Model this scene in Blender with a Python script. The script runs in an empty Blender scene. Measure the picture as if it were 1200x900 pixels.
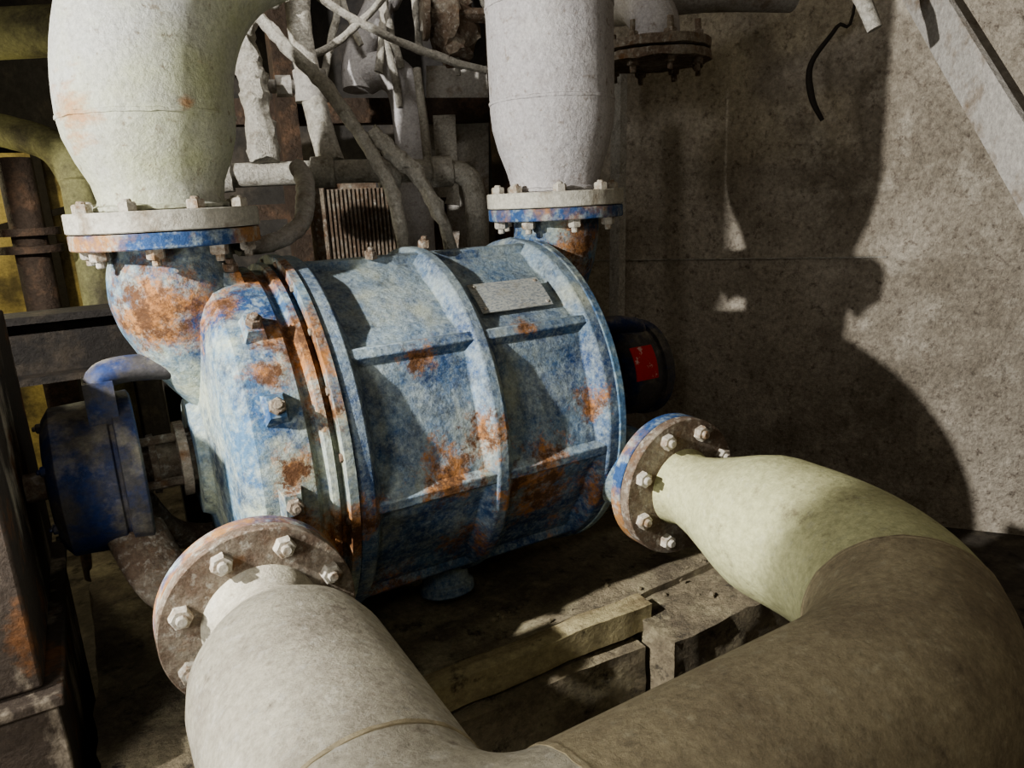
import bpy, math, random, bmesh
from mathutils import Vector, Matrix, noise
random.seed(4)
V=Vector
# ---------------------------------------------------------------- materials
def mat(name, base, layers=(), bump=0.3, bscale=60, rough=0.75, metal=0.0, var=0.35):
    m=bpy.data.materials.new(name); m.use_nodes=True; nt=m.node_tree; N=nt.nodes; L=nt.links
    bs=N['Principled BSDF']; bs.inputs['Roughness'].default_value=rough; bs.inputs['Metallic'].default_value=metal
    bs.inputs['Specular IOR Level'].default_value=.3
    tc=N.new('ShaderNodeTexCoord'); geo=N.new('ShaderNodeNewGeometry')
    sep=N.new('ShaderNodeSeparateXYZ'); L.new(geo.outputs['Normal'],sep.inputs[0])
    def nz(scale,detail=6,off=0,stretch=None,r=0.6):
        mp=N.new('ShaderNodeMapping'); L.new(tc.outputs['Object'],mp.inputs[0])
        mp.inputs['Location'].default_value=(off*3.7,off*1.3,off*2.1)
        if stretch: mp.inputs['Scale'].default_value=stretch
        n=N.new('ShaderNodeTexNoise'); n.inputs['Scale'].default_value=scale; n.inputs['Detail'].default_value=detail
        n.inputs['Roughness'].default_value=r
        L.new(mp.outputs[0],n.inputs['Vector']); return n.outputs[0]
    def madd(x,k,y):
        a=N.new('ShaderNodeMath'); a.operation='MULTIPLY_ADD'; L.new(x,a.inputs[0]); a.inputs[1].default_value=k; L.new(y,a.inputs[2]); return a.outputs[0]
    rgb=N.new('ShaderNodeRGB'); rgb.outputs[0].default_value=(*base,1); cur=rgb.outputs[0]
    for i,l in enumerate(layers):
        f=nz(l.get('s',5),l.get('d',8),i+1+l.get('off',0),l.get('st'),l.get('r',0.65))
        if l.get('up'): f=madd(sep.outputs[2],l['up'],f)
        if l.get('blobs'):
            tot=None
            for (x,y,z,r) in l['blobs']:
                dn=N.new('ShaderNodeVectorMath'); dn.operation='DISTANCE'; L.new(tc.outputs['Object'],dn.inputs[0]); dn.inputs[1].default_value=(x,y,z)
                q=N.new('ShaderNodeMapRange'); L.new(dn.outputs['Value'],q.inputs[0]); q.inputs[1].default_value=0; q.inputs[2].default_value=r; q.inputs[3].default_value=1; q.inputs[4].default_value=0
                if tot is None: tot=q.outputs[0]
                else:
                    a=N.new('ShaderNodeMath'); a.operation='MAXIMUM'; L.new(tot,a.inputs[0]); L.new(q.outputs[0],a.inputs[1]); tot=a.outputs[0]
            f=madd(tot,l.get('bw',.35),f)
        mr=N.new('ShaderNodeMapRange'); L.new(f,mr.inputs[0]); mr.inputs[1].default_value=l['lo']; mr.inputs[2].default_value=l['hi']
        mr.inputs[3].default_value=0; mr.inputs[4].default_value=l.get('a',1)
        mx=N.new('ShaderNodeMix'); mx.data_type='RGBA'; L.new(mr.outputs[0],mx.inputs[0]); L.new(cur,mx.inputs[6]); mx.inputs[7].default_value=(*l['c'],1); cur=mx.outputs[2]
    f=nz(bscale,10,9,None,0.75)
    mr=N.new('ShaderNodeMapRange'); L.new(f,mr.inputs[0]); mr.inputs[1].default_value=.3; mr.inputs[2].default_value=.7; mr.inputs[3].default_value=1-var; mr.inputs[4].default_value=1+var
    mu=N.new('ShaderNodeVectorMath'); mu.operation='SCALE'; L.new(cur,mu.inputs[0]); L.new(mr.outputs[0],mu.inputs[3])
    L.new(mu.outputs[0],bs.inputs['Base Color'])
    f2=nz(bscale*.35,12,5,None,0.7)
    bm=N.new('ShaderNodeBump'); bm.inputs['Strength'].default_value=bump; bm.inputs['Distance'].default_value=.02; L.new(f2,bm.inputs['Height']); L.new(bm.outputs[0],bs.inputs['Normal'])
    return m
BLUE=(.014,.045,.135); PALE=(.36,.41,.385); RUST=(.36,.155,.04); DRUST=(.10,.048,.022)
RB1=[(.628,-.328,-.634,.17),(.479,-.351,-.461,.10),(.371,-.294,-.298,.06),(.398,-.353,-.531,.13),(.744,-.356,-.677,.14),(.215,-.36,-.56,.08),(.30,-.27,-.80,.12),(.56,-.34,-.60,.12),(.62,-.37,-.53,.10),(.45,-.30,-.74,.12),(.70,-.30,-.77,.12),(.62,-.29,-.27,.05),(.75,-.33,-.45,.08)]
RB2=[(.166,-.258,-.248,.13),(-.05,-.09,-.18,.16),(.15,-.1,-.12,.10),(.19,-.36,-.60,.12),(.10,-.30,-.28,.07),(.10,-.36,-.45,.07),(.896,-.08,-.14,.11),(.19,-.31,-.36,.09),(.10,-.37,-.56,.08),(.05,-.16,-.16,.08)]
M={}
M['pump']=mat('worn_blue_paint',BLUE,[dict(c=(.05,.11,.21),s=9,lo=.44,hi=.62),dict(c=PALE,s=6,lo=.46,hi=.70,a=.75,up=.10,r=.85),
   dict(c=PALE,s=75,lo=.46,hi=.62,a=.5,r=.82),dict(c=(.03,.037,.05),s=13,lo=.54,hi=.68,a=.75,r=.8),dict(c=(.46,.46,.31),s=6,lo=.55,hi=.70,a=.55,st=(1,1,.5)),dict(c=RUST,s=22,lo=.64,hi=.76,a=.9,blobs=RB1,bw=.28,r=.82),dict(c=DRUST,s=30,lo=.65,hi=.78,blobs=RB1,bw=.28,r=.82)],bump=.45,bscale=90,rough=.7)
M['head']=mat('worn_blue_head',BLUE,[dict(c=(.08,.16,.25),s=5,lo=.40,hi=.58),dict(c=(.44,.46,.32),s=5,lo=.43,hi=.62,a=.8,r=.8),
   dict(c=PALE,s=60,lo=.48,hi=.62,a=.45),dict(c=(.025,.04,.075),s=9,lo=.53,hi=.65,a=.85,r=.8),dict(c=RUST,s=14,lo=.62,hi=.76,a=.9,blobs=RB2,bw=.32,r=.82),dict(c=DRUST,s=30,lo=.65,hi=.77,blobs=RB2,bw=.30,r=.82)],bump=.45,bscale=90,rough=.7)
M['darkblue']=mat('dark_blue_paint',(.016,.036,.12),[dict(c=(.07,.065,.065),s=7,lo=.45,hi=.57),dict(c=(.27,.24,.18),s=12,lo=.53,hi=.7,a=.7,up=.1)],bump=.25,bscale=80,rough=.6)
M['rust']=mat('rusted_steel',(.17,.12,.085),[dict(c=(.32,.28,.22),s=10,lo=.45,hi=.62,r=.75),dict(c=(.23,.12,.055),s=14,lo=.57,hi=.72),dict(c=(.5,.48,.42),s=60,lo=.54,hi=.68,a=.7)],bump=.8,bscale=110,rough=.85)
M['bolt']=mat('galvanised_bolt',(.42,.39,.33),[dict(c=(.2,.12,.06),s=30,lo=.48,hi=.66)],bump=.4,bscale=200)
M['whitepipe']=mat('dusty_white_paint',(.47,.47,.43),[dict(c=(.48,.50,.29),s=2.2,lo=.43,hi=.63,a=.85),dict(c=(.30,.27,.23),s=22,lo=.52,hi=.72,a=.6,r=.82),dict(c=(.45,.24,.11),s=9,lo=.66,hi=.84,a=.8,st=(1,1,3),blobs=[(-.13,-.08,.17,.10),(.05,-.15,.17,.03)],bw=.4),dict(c=(.22,.18,.13),s=45,lo=.60,hi=.69,a=.8)],bump=.5,bscale=130,rough=.9,var=.25)
M['pinkpipe']=mat('dusty_grey_paint',(.42,.40,.395),[dict(c=(.28,.25,.23),s=22,lo=.48,hi=.7,a=.6,r=.82),dict(c=(.50,.48,.46),s=6,lo=.5,hi=.65,a=.6),dict(c=(.20,.16,.12),s=45,lo=.58,hi=.69,a=.7)],bump=.5,bscale=130,rough=.9,var=.27)
M['flangegrey']=mat('grey_flange',(.42,.40,.34),[dict(c=(.22,.18,.13),s=12,lo=.50,hi=.68)],bump=.4,bscale=100)
M['flangeblue']=mat('blue_rust_flange',(.035,.08,.19),[dict(c=(.32,.17,.07),s=5,lo=.44,hi=.54),dict(c=PALE,s=30,lo=.48,hi=.64,a=.75)],bump=.4,bscale=100)
M['yellowpipe']=mat('lit_yellow_pipe',(.48,.475,.275),[dict(c=(.34,.32,.18),s=5,lo=.45,hi=.65,a=.7),dict(c=(.15,.12,.08),s=11,lo=.57,hi=.70,a=.8,r=.8),dict(c=(.5,.5,.36),s=60,lo=.55,hi=.68,a=.4)],bump=.45,bscale=80,rough=.8,var=.28)  # lit half of the right pipe, its yellow light put into the colour
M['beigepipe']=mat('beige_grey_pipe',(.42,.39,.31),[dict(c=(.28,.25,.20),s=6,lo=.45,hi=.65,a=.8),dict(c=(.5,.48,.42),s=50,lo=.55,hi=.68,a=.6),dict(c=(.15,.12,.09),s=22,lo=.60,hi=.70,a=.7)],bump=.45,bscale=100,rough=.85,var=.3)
M['brownpipe']=mat('shaded_brown_pipe',(.34,.29,.19),[dict(c=(.22,.18,.12),s=5,lo=.45,hi=.65),dict(c=(.42,.38,.27),s=50,lo=.55,hi=.7,a=.6),dict(c=(.10,.08,.06),s=14,lo=.60,hi=.72,a=.7)],bump=.45,bscale=90,rough=.75,var=.3)  # shade on the header is put into this darker brown
M['concrete']=mat('rough_concrete',(.25,.21,.14),[dict(c=(.14,.115,.08),s=4,lo=.42,hi=.58),dict(c=(.38,.34,.22),s=9,lo=.50,hi=.7,a=.8),dict(c=(.05,.042,.033),s=14,lo=.55,hi=.66,r=.75)],bump=1,bscale=60,rough=.9)
M['board']=mat('dirty_timber',(.36,.31,.18),[dict(c=(.18,.14,.08),s=12,lo=.45,hi=.62,st=(.2,1,1)),dict(c=(.08,.06,.04),s=14,lo=.58,hi=.68)],bump=.7,bscale=60,rough=.9)
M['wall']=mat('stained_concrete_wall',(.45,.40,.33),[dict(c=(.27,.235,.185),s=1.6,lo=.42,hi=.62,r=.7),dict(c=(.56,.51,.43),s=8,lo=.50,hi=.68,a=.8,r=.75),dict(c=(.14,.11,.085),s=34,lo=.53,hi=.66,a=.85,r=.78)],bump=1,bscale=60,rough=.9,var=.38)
M['darkwall']=mat('dark_wall',(.035,.032,.03),[dict(c=(.07,.06,.05),s=3,lo=.5,hi=.65)],bump=.5,bscale=30,rough=.9)  # near-black base with slightly paler noise patches
M['floor']=mat('dirty_floor',(.07,.06,.048),[dict(c=(.14,.12,.09),s=5,lo=.5,hi=.65),dict(c=(.03,.025,.02),s=9,lo=.55,hi=.65)],bump=.9,bscale=40,rough=.85)
M['guard']=mat('rusted_guard_paint',(.06,.046,.035),[dict(c=(.34,.29,.22),s=5,lo=.53,hi=.61,st=(1,1,.4)),dict(c=(.15,.07,.03),s=9,lo=.55,hi=.65)],bump=.5,bscale=80)
M['plate']=mat('nameplate_metal',(.36,.37,.34),[dict(c=(.20,.22,.24),s=330,lo=.50,hi=.56,st=(.35,1,1)),dict(c=(.25,.23,.18),s=30,lo=.52,hi=.66,a=.7)],bump=.1,bscale=200,rough=.6,var=.2)
M['red']=mat('red_label',(.50,.03,.03),[dict(c=(.7,.5,.45),s=45,lo=.58,hi=.62,a=.8)],bump=.05,rough=.6,var=.1)
M['black']=mat('black_rubber',(.03,.025,.02),bump=.2)
M['crust']=mat('encrusted_dust',(.50,.47,.41),[dict(c=(.30,.27,.22),s=30,lo=.50,hi=.68),dict(c=(.62,.60,.54),s=70,lo=.50,hi=.7)],bump=1,bscale=150,rough=.95)
M['greypipe']=mat('old_grey_pipe',(.34,.32,.29),[dict(c=(.18,.14,.10),s=9,lo=.52,hi=.66)],bump=.5,bscale=100)
M['olive']=mat('olive_pipe_paint',(.22,.21,.10),[dict(c=(.09,.08,.05),s=6,lo=.48,hi=.65)],bump=.4,bscale=80)
M['yellow']=mat('yellow_light_colour',(.50,.40,.17),[dict(c=(.16,.13,.07),s=3,lo=.5,hi=.65)],bump=.3)  # yellow light on the background is put into this colour
M['darkrust']=mat('dark_rust',(.06,.042,.03),[dict(c=(.13,.08,.05),s=12,lo=.5,hi=.65)],bump=.8,bscale=90)
M['darksteel']=mat('dark_dirty_steel',(.028,.024,.021),[dict(c=(.07,.055,.04),s=8,lo=.5,hi=.68)],bump=.6,bscale=80)
# ---------------------------------------------------------------- mesh builder
def frame(n):
    n=V(n).normalized(); a=V((0,0,1)) if abs(n.z)<.9 else V((1,0,0))
    u=a.cross(n).normalized(); return u,n.cross(u),n
class B:
    def __init__(s): s.v=[];s.f=[]
    def lathe(s,o,ax,prof,seg=64,close=True,ph=0):
        o=V(o);u,w,n=frame(ax);b=len(s.v)
        for t,r in prof:
            for i in range(seg):
                a=2*math.pi*i/seg+ph; s.v.append(o+n*t+(u*math.cos(a)+w*math.sin(a))*r)
        k=len(prof)
        for j in range(k-1):
            for i in range(seg):
                i2=(i+1)%seg; s.f.append((b+j*seg+i,b+j*seg+i2,b+(j+1)*seg+i2,b+(j+1)*seg+i))
        if close:
            s.f.append(tuple(b+i for i in reversed(range(seg)))); s.f.append(tuple(b+(k-1)*seg+i for i in range(seg)))
        return s
    def tube(s,path,rad,seg=40,sy=1.0):
        P=[V(p) for p in path]; n=len(P)
        if hasattr(rad,'__len__'):
            R=list(rad)
            if len(R)!=n:
                Q=R; R=[]
                for i in range(n):
                    t=i*(len(Q)-1)/(n-1); k=min(int(t),len(Q)-2); R.append(Q[k]+(Q[k+1]-Q[k])*(t-k))
        else: R=[rad]*n
        b=len(s.v); T=[(P[min(i+1,n-1)]-P[max(i-1,0)]).normalized() for i in range(n)]
        u,w,_=frame(T[0])
        for i in range(n):
            if i: u=(u-T[i]*u.dot(T[i])).normalized(); w=T[i].cross(u)
            for k in range(seg):
                a=2*math.pi*k/seg; s.v.append(P[i]+(u*math.cos(a)+w*math.sin(a)*sy)*R[i])
        for j in range(n-1):
            for i in range(seg):
                i2=(i+1)%seg; s.f.append((b+j*seg+i,b+j*seg+i2,b+(j+1)*seg+i2,b+(j+1)*seg+i))
        s.f.append(tuple(b+i for i in reversed(range(seg)))); s.f.append(tuple(b+(n-1)*seg+i for i in range(seg)))
        return s
    def hull(s,c,ux,uy,uz,sx,sy,sz,tx=1,ty=1):
        c=V(c);ux,uy,uz=V(ux),V(uy),V(uz);b=len(s.v)
        for k in (-1,1):
            fx,fy=(1,1) if k<0 else (tx,ty)
            for a,d in ((-1,-1),(1,-1),(1,1),(-1,1)): s.v.append(c+ux*a*sx/2*fx+uy*d*sy/2*fy+uz*k*sz/2)
        for f in ((3,2,1,0),(4,5,6,7),(0,1,5,4),(1,2,6,5),(2,3,7,6),(3,0,4,7)): s.f.append(tuple(b+i for i in f))
        return s
    def box(s,x0,x1,y0,y1,z0,z1): return s.hull(((x0+x1)/2,(y0+y1)/2,(z0+z1)/2),(1,0,0),(0,1,0),(0,0,1),x1-x0,y1-y0,z1-z0)
    def bar(s,p,q,w,h):
        p,q=V(p),V(q);u,v,n=frame(q-p); return s.hull((p+q)/2,u,v,n,w,h,(q-p).length)
    def quad(s,pts,th):
        P=[V(p) for p in pts]; n=(P[1]-P[0]).cross(P[3]-P[0]).normalized()*th; b=len(s.v)
        s.v+=P+[p+n for p in P]
        for f in ((3,2,1,0),(4,5,6,7),(0,1,5,4),(1,2,6,5),(2,3,7,6),(3,0,4,7)): s.f.append(tuple(b+i for i in f))
        return s
    def bolt(s,p,n,r=.016,h=.014,stud=.008):
        ph=random.random()
        s.lathe(p,n,[(0,r),(h*.8,r),(h,r*.85)],6,ph=ph)
        if stud: s.lathe(V(p)+V(n).normalized()*h,n,[(0,r*.5),(stud,r*.5),(stud+.002,r*.4)],10)
        return s
    def boltring(s,c,n,bc,num,r=.016,h=.014,stud=.008,ph=.5):
        u,w,n=frame(n)
        for i in range(num):
            a=2*math.pi*(i+ph)/num; s.bolt(V(c)+(u*math.cos(a)+w*math.sin(a))*bc,n,r,h,stud)
        return s
    def rough(s,amt,sc):
        for i,p in enumerate(s.v): s.v[i]=p+V(noise.noise_vector(p*sc))*amt+V(noise.noise_vector(p*sc*2.7))*amt*.5
        return s
    def obj(s,name,m,parent=None,ang=35,bev=0):
        me=bpy.data.meshes.new(name); me.from_pydata([tuple(p) for p in s.v],[],s.f); me.update()
        for p in me.polygons: p.use_smooth=True
        me.set_sharp_from_angle(angle=math.radians(ang))
        me.materials.append(M[m]); o=bpy.data.objects.new(name,me); bpy.context.scene.collection.objects.link(o)
        if parent: o.parent=parent
        if bev:
            md=o.modifiers.new('bevel','BEVEL'); md.width=bev; md.segments=2; md.limit_method='ANGLE'
        return o
def group(name):
    e=bpy.data.objects.new(name,None); bpy.context.scene.collection.objects.link(e); e.empty_display_size=.1; return e
def arc(c,u,w,r,a0,a1,n=16):
    c,u,w=V(c),V(u),V(w); return [c+(u*math.cos(math.radians(a0+(a1-a0)*i/n))+w*math.sin(math.radians(a0+(a1-a0)*i/n)))*r for i in range(n+1)]
def smooth(pts,n=8):
    P=[V(p) for p in pts]; out=[]
    for i in range(len(P)-1):
        a=P[max(i-1,0)];b=P[i];c=P[i+1];d=P[min(i+2,len(P)-1)]
        for k in range(n):
            t=k/n; out.append(.5*((2*b)+(c-a)*t+(2*a-5*b+4*c-d)*t*t+(3*b-a-3*c+d)*t**3))
    out.append(P[-1]); return out
FL=-1.38
# ---------------------------------------------------------------- pump
LX=.896; YB=.02; ZB=-.499; R=.391
AX=(0,YB,ZB)
def RT(a):
    a=math.radians(a); return V((0,-math.cos(a),math.sin(a))),V((0,math.sin(a),math.cos(a)))
pump=group('liquid_ring_vacuum_pump')
b=B()
b.lathe(AX,(1,0,0),[(.20,.37),(.205,.37),(.205,.393),(.235,.393),(.242,.384),(.256,.372),(.474,.372),(.488,.384),(.496,.391),(.518,.391),(.526,.384),(.540,.372),(.750,.372),(.764,.384),(.772,.391),(.798,.391),(.80,.37)],176)
for i,p in enumerate(b.v):            # slightly flattened cast panels between the ribs
    d=V((0,p.y-YB,p.z-ZB)); rr_=d.length
    if abs(rr_-.372)<.0015:
        a=math.degrees(math.atan2(d.z,-d.y)); f=.5-.5*math.cos(math.radians(360*(a-36)/44)); b.v[i]=p-d/rr_*(.018*min(1,f*2.0))
for x0,x1 in ((.235,.494),(.52,.772)):
    for a in (36,80,-8,-52,124,-96,168):
        rd,tg=RT(a)
        b.hull(V(AX)+V(((x0+x1)/2,0,0))+rd*.373,(1,0,0),tg,rd,x1-x0,.052,.028,1,.38)
b.lathe((.47,-.11,-.845),(0,-.2,-1),[(0,.055),(.04,.055),(.045,.065),(.065,.065),(.07,.055)],32)
b.obj('barrel_casing','pump',pump,bev=.004)
b=B()
b.lathe(AX,(1,0,0),[(-.02,.07),(-.02,.12),(.0,.13),(.018,.325),(.03,.352),(.048,.370),(.10,.378),(.135,.378),(.145,.368),(.155,.368),(.16,.382),(.172,.384),(.174,.370),(.184,.370),(.186,.398),(.203,.398)],128)
b.tube(smooth([(0,0,-.05),(0,0,-.09),(0,0,-.14),(.012,0,-.22),(.045,0,-.34),(.10,0,-.46)],6),[.107,.107,.111,.118,.124,.120,.105,.08,.05,.03],48)
b.tube(smooth([(0,-.41,-.639),(.02,-.36,-.639),(.09,-.28,-.63),(.11,-.15,-.6),(.12,0,-.56)],6),[.088,.11],48)
for a in (75,49,25,0,-30,110,140):
    rd,tg=RT(a); b.hull(V((.09,YB,ZB))+rd*.385,(1,0,0),tg,rd,.04,.055,.022,.7,.7)
b.box(.03,.16,-.18,.30,-.932,-.80)
b.obj('drive_end_head','head',pump,bev=.003)
b=B()
b.lathe((0,YB,ZB),(1,0,0),[(.796,.394),(.816,.394),(.818,.37),(.84,.35),(.855,.28),(.90,.18),(.96,.13),(.99,.10)],128)
b.tube(smooth([(LX,0,-.05),(LX,0,-.10),(.885,0,-.16),(.87,0,-.25),(.85,0,-.4)],6),[.107,.107,.105,.09,.07],48)
b.tube(smooth([(LX,-.41,-.639),(.88,-.36,-.639),(.84,-.26,-.62),(.80,-.15,-.6)],6),[.088,.10],48)
b.box(.82,.91,.02,.30,-.932,-.74)
b.obj('free_end_head','head',pump,bev=.003)
k=B()
for a in (75,49,25,0,-30):
    rd,tg=RT(a); k.bolt(V((.09,YB,ZB))+rd*.396,rd,.015,.014,.006)
k.bolt((.50,-.07,-.105),(0,-.2,1),.014,.016,.006); k.bolt((.38,-.06,-.12),(0,-.2,1),.014,.016,.006)
k.boltring((.203,YB,ZB),(-1,0,0),.384,20,.009,.022,0)
k.obj('head_bolts','rust',pump)
b=B();rb=B()
for x in (0,LX):
    b.lathe((x,0,-.066),(0,0,1),[(0,.166),(.002,.168),(.026,.168),(.028,.166)],96)
    rb.lathe((x,-.435,-.639),(0,1,0),[(0,.151),(.002,.153),(.028,.153),(.030,.151)],96)
b.obj('port_flange_upper','flangeblue',pump); rb.obj('port_flange_side','flangeblue',pump)
def bearing(x0,x1,k,nm):
    b=B(); w=x1-x0
    b.lathe((x0,YB,ZB),(1,0,0),[(0,.05*k),(0,.10*k),(.006,.125*k),(.02,.145*k),(w*.70,.150*k),(w*.72,.145*k),(w*.76,.145*k),(w*.77,.158*k),(w-.004,.158*k),(w,.15*k),(w,.06*k)],80)
    b.boltring((x0+.006,YB,ZB),(-1,0,0),.112*k,6,.010,.010,.004)
    b.obj(nm,'darkblue',pump,bev=.002)
bearing(-.275,-.115,1,'bearing_housing_drive'); bearing(1.06,1.2,.86,'bearing_housing_free')
b=B()
b.lathe((-.36,YB,ZB),(1,0,0),[(0,.028),(.09,.028),(.09,.045),(.38,.045),(.38,.05)],32)
b.lathe((-.10,YB,ZB),(1,0,0),[(0,.060),(.012,.062),(.014,.05),(.05,.05),(.052,.078),(.070,.078),(.072,.06),(.095,.06)],40)
b.lathe((.9,YB,ZB),(1,0,0),[(0,.05),(.2,.05)],32)
b.boltring((-.115,YB,ZB),(1,0,0),.062,4,.010,.08,.02,ph=.3)
b.obj('shaft_and_gland','rust',pump)
b=B()
b.bar((-.165,-.03,-.38),(-.165,-.03,-.30),.075,.05)
b.tube(smooth([(-.165,-.03,-.34),(-.16,-.03,-.30),(-.12,-.03,-.288),(-.04,-.03,-.295),(.04,-.03,-.32)],6),.034,20,sy=.75)
b.tube(smooth([(1.14,YB-.02,-.40),(1.12,YB-.03,-.37),(1.02,YB-.03,-.36),(.9,YB-.03,-.4)],6),.04,20,sy=.6)
b.obj('bearing_arms','darkblue',pump,bev=.004)
b=B()
b.tube(smooth([(-.15,-.06,-.60),(-.11,-.14,-.69),(-.03,-.19,-.73),(.06,-.19,-.75)],6),.055,20,sy=.6)
b.tube(smooth([(-.14,.12,-.60),(-.10,.16,-.69),(-.04,.18,-.74),(.06,.17,-.76)],6),.05,20,sy=.6)
b.obj('bearing_struts','rust',pump)
def curved(name,m,xc,ac,w,da,rr,ax=AX):
    b=B();n=10
    for th in (0,.003):
        for i in range(n+1):
            rd,_=RT(ac-da+2*da*i/n)
            for x in (xc-w/2,xc+w/2): b.v.append(V((x,ax[1],ax[2]))+rd*(rr+th))
    o=2*(n+1)
    for i in range(n):
        b.f.append((o+2*i,o+2*i+1,o+2*i+3,o+2*i+2)); b.f.append((2*i,2*i+2,2*i+3,2*i+1))
        b.f.append((2*i,o+2*i,o+2*i+2,2*i+2)); b.f.append((2*i+1,2*i+3,o+2*i+3,o+2*i+1))
    b.f.append((0,1,o+1,o)); b.f.append((2*n,o+2*n,o+2*n+1,2*n+1))
    return b.obj(name,m,pump)
curved('nameplate','plate',.63,51,.175,6.5,.370)
k=B()
for x in (.553,.707):
    for a in (46,56): rd,_=RT(a); k.bolt(V((x,YB,ZB))+rd*.372,rd,.004,.003,0)
k.obj('nameplate_rivets','bolt',pump)
curved('red_warning_label','red',1.10,20,.075,20,.131)
# ---------------------------------------------------------------- top pipes
lp=group('discharge_elbow_pipe')
dirx=V((.94,.34,0)).normalized(); Rb=.40; z0=.17
path=[(0,0,0),(0,0,.02),(0,0,.05),(0,0,.09),(0,0,.13),(0,0,.155),(0,0,z0)]
rad=[.116,.110,.116,.134,.147,.150,.151]
ap=arc(V((0,0,z0))+dirx*Rb,-dirx,(0,0,1),Rb,0,66,20)[1:]
td=(ap[-1]-ap[-2]).normalized()
path+=ap+[ap[-1]+td*.2,ap[-1]+td*.45]; rad+=[.151]*(len(path)-len(rad))
B().tube(path,rad,72).obj('elbow_body','whitepipe',lp)
w=B()
for zz,rr in ((.006,.120),(.165,.152)): w.lathe((0,0,zz-.008),(0,0,1),[(0,rr-.008),(.004,rr),(.010,rr),(.014,rr-.008)],72)
w.rough(.002,60).obj('weld_beads','whitepipe',lp)
rp=group('vertical_suction_pipe')
B().tube([(LX,0,0),(LX,0,.02),(LX,0,.05),(LX,0,.10),(LX,0,.15),(LX,0,.19),(LX,0,.3),(LX,0,2.2)],[.112,.11,.118,.136,.148,.151,.151,.151],72).obj('pipe_body','pinkpipe',rp)
w=B()
for zz,rr in ((.006,.115),(.21,.153),(.42,.153)): w.lathe((LX,0,zz-.008),(0,0,1),[(0,rr-.006),(.004,rr),(.010,rr),(.014,rr-.006)],72)
w.rough(.0015,60).obj('weld_beads','pinkpipe',rp)
def pf(x,par):
    g=B();g.lathe((x,0,-.036),(0,0,1),[(0,.168),(.002,.17),(.034,.17),(.036,.168)],96);g.obj('pipe_flange','flangegrey',par)
    k=B();k.boltring((x,0,0),(0,0,1),.142,8,.0165,.016,.003,ph=.35);k.boltring((x,0,-.066),(0,0,-1),.142,8,.0165,.018,.010,ph=.35);k.obj('flange_bolts','bolt',par)
pf(0,lp);pf(LX,rp)
# ---------------------------------------------------------------- lower U pipe
up=group('u_bend_manifold_pipe')
r=B();k=B()
for x in (0,LX):
    r.lathe((x,-.463,-.639),(0,1,0),[(0,.151),(.002,.153),(.024,.153),(.026,.151)],96)
    k.boltring((x,-.463,-.639),(0,-1,0),.124,8,.0175,.016,.006,ph=.5)
r.obj('pipe_flanges','rust',up); k.obj('flange_bolts','bolt',up)
PR=.139; YH=-1.132; Z=-.639
def leg(x,sg,RB,prof):
    P=[(x,y,Z) for y,_ in prof]+[(x,YH+RB,Z)]; Rr=[q for _,q in prof]+[PR]
    a=arc((x+sg*RB,YH+RB,Z),(-sg,0,0),(0,-1,0),RB,0,90,24)[1:]
    return P+a, Rr+[PR]*len(a)
RL=.155; RR=.35
P,Rr=leg(0,1,RL,[(-.455,.095),(-.475,.088),(-.49,.078),(-.52,.080),(-.55,.093),(-.59,.115),(-.63,.133),(-.67,.139)]); B().tube(P,Rr,72).obj('left_elbow','beigepipe',up)
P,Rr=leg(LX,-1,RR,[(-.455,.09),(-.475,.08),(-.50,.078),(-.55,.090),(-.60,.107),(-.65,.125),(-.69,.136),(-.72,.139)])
kk=len(P)-12  # pipe colour switches from lit to shaded where the light ends
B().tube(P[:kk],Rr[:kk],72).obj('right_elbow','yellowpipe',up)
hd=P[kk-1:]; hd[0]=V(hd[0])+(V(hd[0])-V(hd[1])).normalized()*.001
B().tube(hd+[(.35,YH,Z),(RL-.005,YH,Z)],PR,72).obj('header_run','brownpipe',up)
w=B(); nn=(V(P[kk])-V(P[kk-2])).normalized()
for c,n in (((RL,YH,Z),(1,0,0)),(P[kk-1],nn),((0,YH+RL+.01,Z),(0,1,0))):
    w.lathe(V(c)-V(n)*.006,n,[(0,PR-.006),(.003,PR+.0012),(.009,PR+.0012),(.012,PR-.006)],72)
w.rough(.0012,60).obj('weld_beads','brownpipe',up)
b=B()
for x in (.0,.60): b.box(x-.05,x+.05,YH-.06,YH+.06,FL,Z-.12)
b.obj('pipe_supports','darkrust',up)
# ---------------------------------------------------------------- base & floor
def slab(x0,x1,y0,y1,z0,z1,amt=.012,st=.04):
    b=B(); bpm=bmesh.new(); bmesh.ops.create_cube(bpm,size=1)
    for v in bpm.verts: v.co=V(((x0+x1)/2+v.co.x*(x1-x0),(y0+y1)/2+v.co.y*(y1-y0),(z0+z1)/2+v.co.z*(z1-z0)))
    for _ in range(60):
        es=[e for e in bpm.edges if e.calc_length()>st*1.9]
        if not es: break
        bmesh.ops.subdivide_edges(bpm,edges=es,cuts=1,use_grid_fill=True)
    bpm.verts.index_update()
    b.v=[v.co.copy() for v in bpm.verts]; b.f=[tuple(v.index for v in f.verts) for f in bpm.faces]
    b.rough(amt,6); b.rough(amt*.4,22)
    return b
base=group('concrete_pump_plinth')
slab(-.27,1.5,-.36,.7,FL,-.938,.014,.03).obj('plinth_block','concrete',base,ang=60)
slab(.20,.80,-.45,-.34,FL,-1.00,.010,.022).obj('plinth_step','concrete',base,ang=60)
slab(.815,1.6,-.53,-.34,FL,-.955,.010,.022).obj('plinth_kerb','concrete',base,ang=60)
slab(-.9,.1,-.98,-.36,FL,-1.16,.02).obj('plinth_apron','concrete',base,ang=60)
g=group('timber_board')
b=slab(.16,.84,-.425,-.375,-.985,-.922,.004,.02); b.obj('board','board',g,ang=60)
g=group('concrete_rubble'); b=B()
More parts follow.
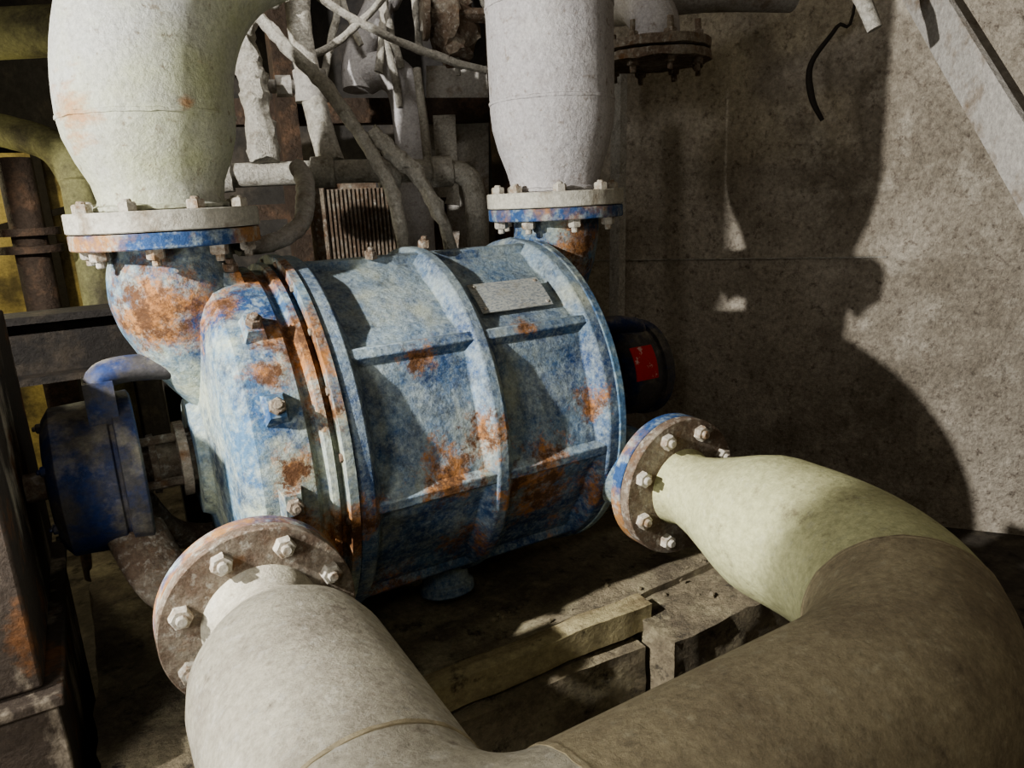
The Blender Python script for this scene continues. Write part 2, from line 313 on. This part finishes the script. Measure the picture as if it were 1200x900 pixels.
for i in range(60):
    x=random.uniform(.2,1.2); y=random.uniform(-.48,-.3) if x>.85 else random.uniform(-.34,-.2); s_=random.uniform(.003,.009)
    b.lathe((x,y,-.952 if y<-.37 else -.937),(random.random()-.5,random.random()-.5,1),[(0,s_),(s_*.7,s_*.9),(s_,s_*.4)],6)
b.rough(.006,40).obj('chips','concrete',g)
yw=.5224; C=V((-.1566,-1.5669,-.0052)); R0=V((math.cos(yw),-math.sin(yw),0)); F0=V((math.sin(yw),math.cos(yw),0))
def RC(a,h,d): return V((C.x,C.y,0))+R0*a+F0*d+V((0,0,h))   # room frame: across, height, deep
b=B(); b.v=[RC(-5,FL,-2.5),RC(5,FL,-2.5),RC(5,FL,7),RC(-5,FL,7)]; b.f=[(0,1,2,3)]; b.obj('floor','floor')
def wallslab(name,a0,d0,a1,d1,th,m,z0=FL,z1=3):
    b=B();p=RC(a0,0,d0);q=RC(a1,0,d1);t=(q-p).normalized();n=V((-t.y,t.x,0))
    if n.dot(F0)<0:n=-n
    b.hull((p+q)/2+n*th/2+V((0,0,(z0+z1)/2)),t,n,(0,0,1),(q-p).length,th,z1-z0); return b.obj(name,m)
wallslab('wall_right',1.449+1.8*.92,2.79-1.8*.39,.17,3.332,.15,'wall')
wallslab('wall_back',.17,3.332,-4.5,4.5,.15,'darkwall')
jt=B(); jt.bar(RC(.17,-.30,3.33),RC(1.449,-.30,2.788),.008,.005); jt.rough(.004,8).obj('trim_1','crust')
# left guard
gd=group('coupling_guard')
b=B();b.box(-.75,-.315,-.32,.35,-.72,-.19);b.obj('guard_cover','guard',gd,bev=.006)
b=B();b.box(-.75,-.30,-.34,.30,FL,-.735);b.box(-.76,-.29,-.35,.31,-.745,-.725);b.obj('guard_frame','guard',gd,bev=.004)
# ---------------------------------------------------------------- background services
g=group('horizontal_service_pipe')
B().tube(smooth([(.20,.52,.08),(.50,.44,.08),(.77,.36,.07),(.82,.335,.055),(.835,.32,.02),(.835,.31,-.1),(.835,.31,-.6)],8),.031,24).obj('pipe','crust',g)
b=B()
for p in ((.20,.52,.08),(.45,.453,.08),(.62,.405,.075),(.76,.365,.07)): b.lathe(p,(.94,-.26,0),[(-.03,.038),(-.028,.042),(.028,.042),(.03,.038)],24)
b.lathe((.18,.525,.08),(.94,-.26,0),[(-.03,.03),(.0,.03)],6); b.rough(.003,40).obj('fittings','crust',g)
g=group('vertical_service_pipe')
B().tube(smooth([(.48,.46,.10),(.475,.51,.20),(.47,.55,.33),(.47,.59,.45),(.48,.62,.63),(.48,.62,2.0)],6),[.036,.034,.033,.033,.033,.033],24).rough(.002,30).obj('pipe','crust',g)
b=B().tube([(.33,.57,.31),(.46,.545,.31)],.017,16); b.lathe((.40,.558,.31),(.94,-.2,0),[(-.02,.028),(.02,.028)],8); b.lathe((.33,.57,.31),(.94,-.2,0),[(-.01,.026),(.01,.026)],8)
b.lathe((.47,.545,.27),(0,0,1),[(0,.045),(.08,.045)],24); b.rough(.003,40).obj('branch_valve','greypipe',g)
g=group('crusted_hanging_hose')
B().tube(smooth([(.33,.60,1.0),(.29,.58,.60),(.29,.58,.48),(.31,.54,.37),(.31,.51,.26),(.305,.47,.11)],8),[.02,.028,.032,.036,.038],20).rough(.012,35).obj('hose','crust',g)
B().tube(smooth([(.45,.53,.9),(.42,.53,.56),(.35,.55,.50),(.31,.55,.40)],8),.02,16).rough(.010,35).obj('hose_branch','crust',g)
g=group('crusted_diagonal_conduit')
B().tube(smooth([(.28,.55,.56),(.34,.50,.47),(.39,.43,.38),(.46,.37,.28),(.54,.30,.11),(.57,.25,-.01),(.57,.22,-.2)],8),.017,16).rough(.006,45).obj('conduit','crust',g)
B().tube(smooth([(.55,.33,.17),(.60,.30,.11),(.65,.27,.05),(.70,.22,-.11),(.71,.22,-.3)],8),[.022,.024,.018,.016,.014],16).rough(.010,45).obj('conduit_branch','crust',g)
g=group('bent_background_pipe')
B().tube(smooth([(.72,.80,.38),(.75,.77,.395),(.79,.74,.385),(.82,.71,.32),(.81,.66,.11),(.79,.64,-.15),(.79,.64,-.93)],8),.056,32).obj('elbow','pinkpipe',g)
B().tube(smooth([(.69,.79,.34),(.70,.80,.42),(.735,.80,.50),(.79,.79,.60),(.84,.80,.75),(.84,.80,1.8)],8),.045,28).obj('riser','pinkpipe',g)
B().tube([(.77,.50,.36),(.765,.47,.22),(.755,.44,.08)],.012,12).obj('small_tube','crust',g)
g=group('flexible_drain_hose')
B().tube(smooth([(.345,.30,.085),(.335,.22,.05),(.31,.14,.01),(.285,.09,-.035),(.25,.07,-.062),(.20,.05,-.078),(.13,.03,-.082)],8),[.022,.022,.021,.019,.019,.018],20).rough(.003,40).obj('hose','greypipe',g)
g=group('sheet_metal_panel')
B().quad([(.95,.95,-.25),(1.15,.83,-.26),(1.27,.97,.46),(1.07,1.08,.47)],.01).obj('panel','greypipe',g)
B().quad([(.94,.78,-.02),(1.00,.74,-.03),(1.04,.81,.27),(.97,.84,.27)],.01).obj('narrow_strip','crust',g)
B().bar((.94,.78,-.0),(.94,.80,FL),.04,.04).obj('support_leg','darkrust',g)
g=group('finned_electric_motor')
b=B(); b.box(.60,.92,1.0,1.20,-.26,.03)
for i in range(22): b.box(.60+.015*i,.606+.015*i,.975,1.22,-.26,.045)
b.box(.56,.60,.97,1.22,-.28,.06); b.box(.93,.96,.97,1.22,-.28,.06); b.box(.66,.86,1.02,1.22,FL,-.26); b.box(.66,.82,1.05,1.2,.04,.12)
b.obj('motor_body','rust',g)
g=group('rusted_valve_body')
b=B(); b.tube(smooth([(.95,.60,1.2),(.95,.60,.62),(.93,.58,.52),(.94,.55,.40)],6),[.05,.06,.075,.055],20); b.rough(.03,18).obj('valve_casting','rust',g)
b=B(); b.lathe((.85,.56,.52),(1,-.3,0),[(0,.02),(.2,.02)],12); b.lathe((.83,.565,.52),(1,-.3,0),[(0,.07),(.015,.07)],20); b.rough(.006,20).obj('valve_spindle','rust',g)
g=group('overhead_cable_bundle')
b=B()
for i in range(10):
    x=.56+.045*i+random.uniform(-.02,.02); y=.70-.02*i+random.uniform(-.08,.1); e=random.uniform(.2,.48); dx=random.uniform(-.12,.08)
    b.tube(smooth([(x,y,1.2),(x+dx*.3,y,.62),(x+dx*.6,y,(e+.6)/2),(x+dx,y,e)],6),random.uniform(.006,.014),10)
b.tube(smooth([(.42,.62,.62),(.62,.58,.50),(.80,.55,.42),(1.0,.5,.36)],8),.012,10)
b.tube(smooth([(.50,.60,.40),(.62,.58,.47),(.74,.55,.60),(.80,.5,.8)],8),.010,10)
b.rough(.006,16).obj('cables','crust',g)
g=group('pipe_rack_frame')
b=B()
b.bar((.15,1.0,FL),(.15,1.0,2),.08,.06); b.bar((.5,.95,FL),(.5,.95,2),.06,.06); b.bar((.1,1.12,.30),(1.3,.9,.30),.08,.08); b.bar((1.22,.80,FL),(1.22,.80,2),.08,.06); b.bar((.1,1.05,-.02),(.5,1.0,-.02),.05,.05)
b.obj('frame','darkrust',g)
g=group('olive_background_pipe')
B().tube([(-1.2,2.35,.66),(-.37,1.85,.64),(-.02,1.64,.64),(.3,1.45,.64)],.085,32).obj('pipe','olive',g)
B().tube(smooth([(-1.0,2.25,.34),(-.43,1.91,.33),(-.27,1.81,.30),(-.16,1.73,.24),(-.11,1.66,.11),(-.11,1.64,-.02),(-.11,1.64,FL)],8),.06,32).obj('elbow','olive',g)
b=B().tube([(-.29,1.54,.2),(-.29,1.54,FL)],.055,28); b.lathe((-.29,1.54,-.06),(0,0,1),[(0,.10),(.025,.10)],32); b.lathe((-.29,1.54,-.12),(0,0,1),[(0,.10),(.025,.10)],32); b.obj('flanged_riser','darkrust',g)
g=group('yellow_lit_panel')
B().box(-.75,-.10,2.7,2.9,FL,.30).obj('panel','yellow',g)  # panel added to carry the yellow-lit area at the back
b=B(); b.bar((-.25,2.66,FL),(-.25,2.66,.35),.04,.04); b.bar((-.7,2.66,-.1),(-.1,2.66,.05),.03,.03); b.obj('frame','black',g)
g=group('steel_support_beam')
b=B(); b.box(-.62,.12,.74,.88,-.275,-.255); b.box(-.62,.12,.80,.815,-.42,-.275); b.box(-.62,.12,.74,.88,-.44,-.42); b.box(-.5,-.4,.78,.84,FL,-.44); b.box(.0,.1,.78,.84,FL,-.44); b.obj('beam','darksteel',g)
g=group('blind_flanged_pipe')
B().tube(smooth([(1.18,.75,.62),(1.49,.55,.60),(1.80,.40,.62),(2.1,.3,.62)],6),.06,32).obj('pipe','greypipe',g)
b=B(); b.lathe((1.52,.34,.375),(0,0,1),[(0,.17),(.002,.175),(.026,.175),(.028,.17)],64); b.lathe((1.52,.34,.41),(0,0,1),[(0,.17),(.002,.175),(.026,.175),(.028,.17)],64); b.boltring((1.52,.34,.438),(0,0,1),.145,8,.018,.016,.03); b.boltring((1.52,.34,.375),(0,0,-1),.145,8,.018,.016,.02)
b.rough(.004,25).obj('flange_pair','rust',g)
B().tube(smooth([(1.52,.34,.43),(1.52,.34,.50),(1.52,.42,.58),(1.52,.53,.60)],6),.075,32).obj('riser','pinkpipe',g)
g=group('steel_column')
B().bar((1.50,.55,FL),(1.62,.64,.42),.055,.03).obj('column','crust',g)
g=group('hanging_hose_nozzle')
B().tube(smooth([(1.29,-.45,1.2),(1.30,-.48,.55),(1.31,-.50,.40),(1.32,-.53,.34),(1.33,-.55,.29)],6),[.012,.012,.013,.016,.015],16).obj('nozzle','crust',g)
g=group('dark_curved_tube')
B().tube(smooth([RC(1.22,1.6,2.66),RC(1.21,.60,2.66),RC(1.155,.493,2.67),RC(1.086,.385,2.70),RC(1.09,.277,2.69),RC(1.128,.197,2.68)],6),[.004,.005,.008,.012,.007],14).obj('curved_tube','black',g)  # thin dark curved tube just in front of the wall
g=group('diagonal_steel_channel')
b=B(); b.bar((1.72,-.25,.66),(1.33,-.95,-.13),.012,.10)
b.obj('web','greypipe',g)
b=B(); b.bar((1.74,-.27,.68),(1.35,-.97,-.11),.05,.012); b.bar((1.9,-.4,.5),(1.62,-.45,.45),.04,.012); b.obj('channel_flanges','greypipe',g)
# ---------------------------------------------------------------- lights, camera
def light(name,kind,loc,power,size,col,aim=None,ang=0,blend=.1,fo='Linear'):
    l=bpy.data.lights.new(name,kind); l.energy=power; l.shadow_soft_size=size; l.color=col
    if fo:
        l.use_nodes=True; nt=l.node_tree; e=nt.nodes['Emission']; f=nt.nodes.new('ShaderNodeLightFalloff'); f.inputs[0].default_value=1; nt.links.new(f.outputs[fo],e.inputs['Strength'])
    o=bpy.data.objects.new(name,l); o.location=loc; bpy.context.scene.collection.objects.link(o)
    if kind=='SPOT': l.spot_size=math.radians(ang); l.spot_blend=blend; o.rotation_euler=V(aim).to_track_quat('-Z','Y').to_euler()
    return o
def azel(a,e):
    a,e=math.radians(a),math.radians(e); return (math.cos(e)*math.cos(a),math.cos(e)*math.sin(a),math.sin(e))
light('work_lamp','SPOT',(-1.15,-.56,.46),125,.02,(1,.99,.96),azel(30,-16),75.5,.10)
light('added_low_spot','SPOT',(-1.15,-.56,.46),70,.02,(1,.99,.96),azel(15,-49),60,.45)  # extra spot added to brighten the lower left leg
light('panel_fill','POINT',(-.80,-1.00,-.22),30,.15,(1,.99,.97),fo=None)  # added fill for the lower casing panels, no lamp stands here
light('camera_fill','POINT',(-.30,-1.50,.25),8,.10,(1,.98,.95),fo=None)  # weak fill light added beside the camera
light('clutter_fill','POINT',(.40,.20,1.0),14,.08,(1,.98,.95),fo=None)  # added light for the clutter behind the pump, not a known fixture
light('background_lamp','POINT',(-.75,1.9,.15),18,.05,(1,.92,.62))
wd=bpy.data.worlds.new('World'); bpy.context.scene.world=wd; wd.use_nodes=True; wd.node_tree.nodes['Background'].inputs[0].default_value=(1,.87,.68,1); wd.node_tree.nodes['Background'].inputs[1].default_value=.14
cd=bpy.data.cameras.new('Camera'); co=bpy.data.objects.new('Camera',cd); bpy.context.scene.collection.objects.link(co)
cd.sensor_width=36; cd.lens=853.8*36/1200; cd.clip_start=.02
t,rr=.2528,.0492
Fv=F0*math.cos(t)-V((0,0,1))*math.sin(t); U0=F0*math.sin(t)+V((0,0,1))*math.cos(t)
Rv=R0*math.cos(rr)-U0*math.sin(rr); Uv=R0*math.sin(rr)+U0*math.cos(rr)
co.matrix_world=Matrix(((Rv.x,Uv.x,-Fv.x,C.x),(Rv.y,Uv.y,-Fv.y,C.y),(Rv.z,Uv.z,-Fv.z,C.z),(0,0,0,1)))
bpy.context.scene.camera=co
try: bpy.context.scene.view_settings.look='AgX - Medium High Contrast'
except Exception: pass
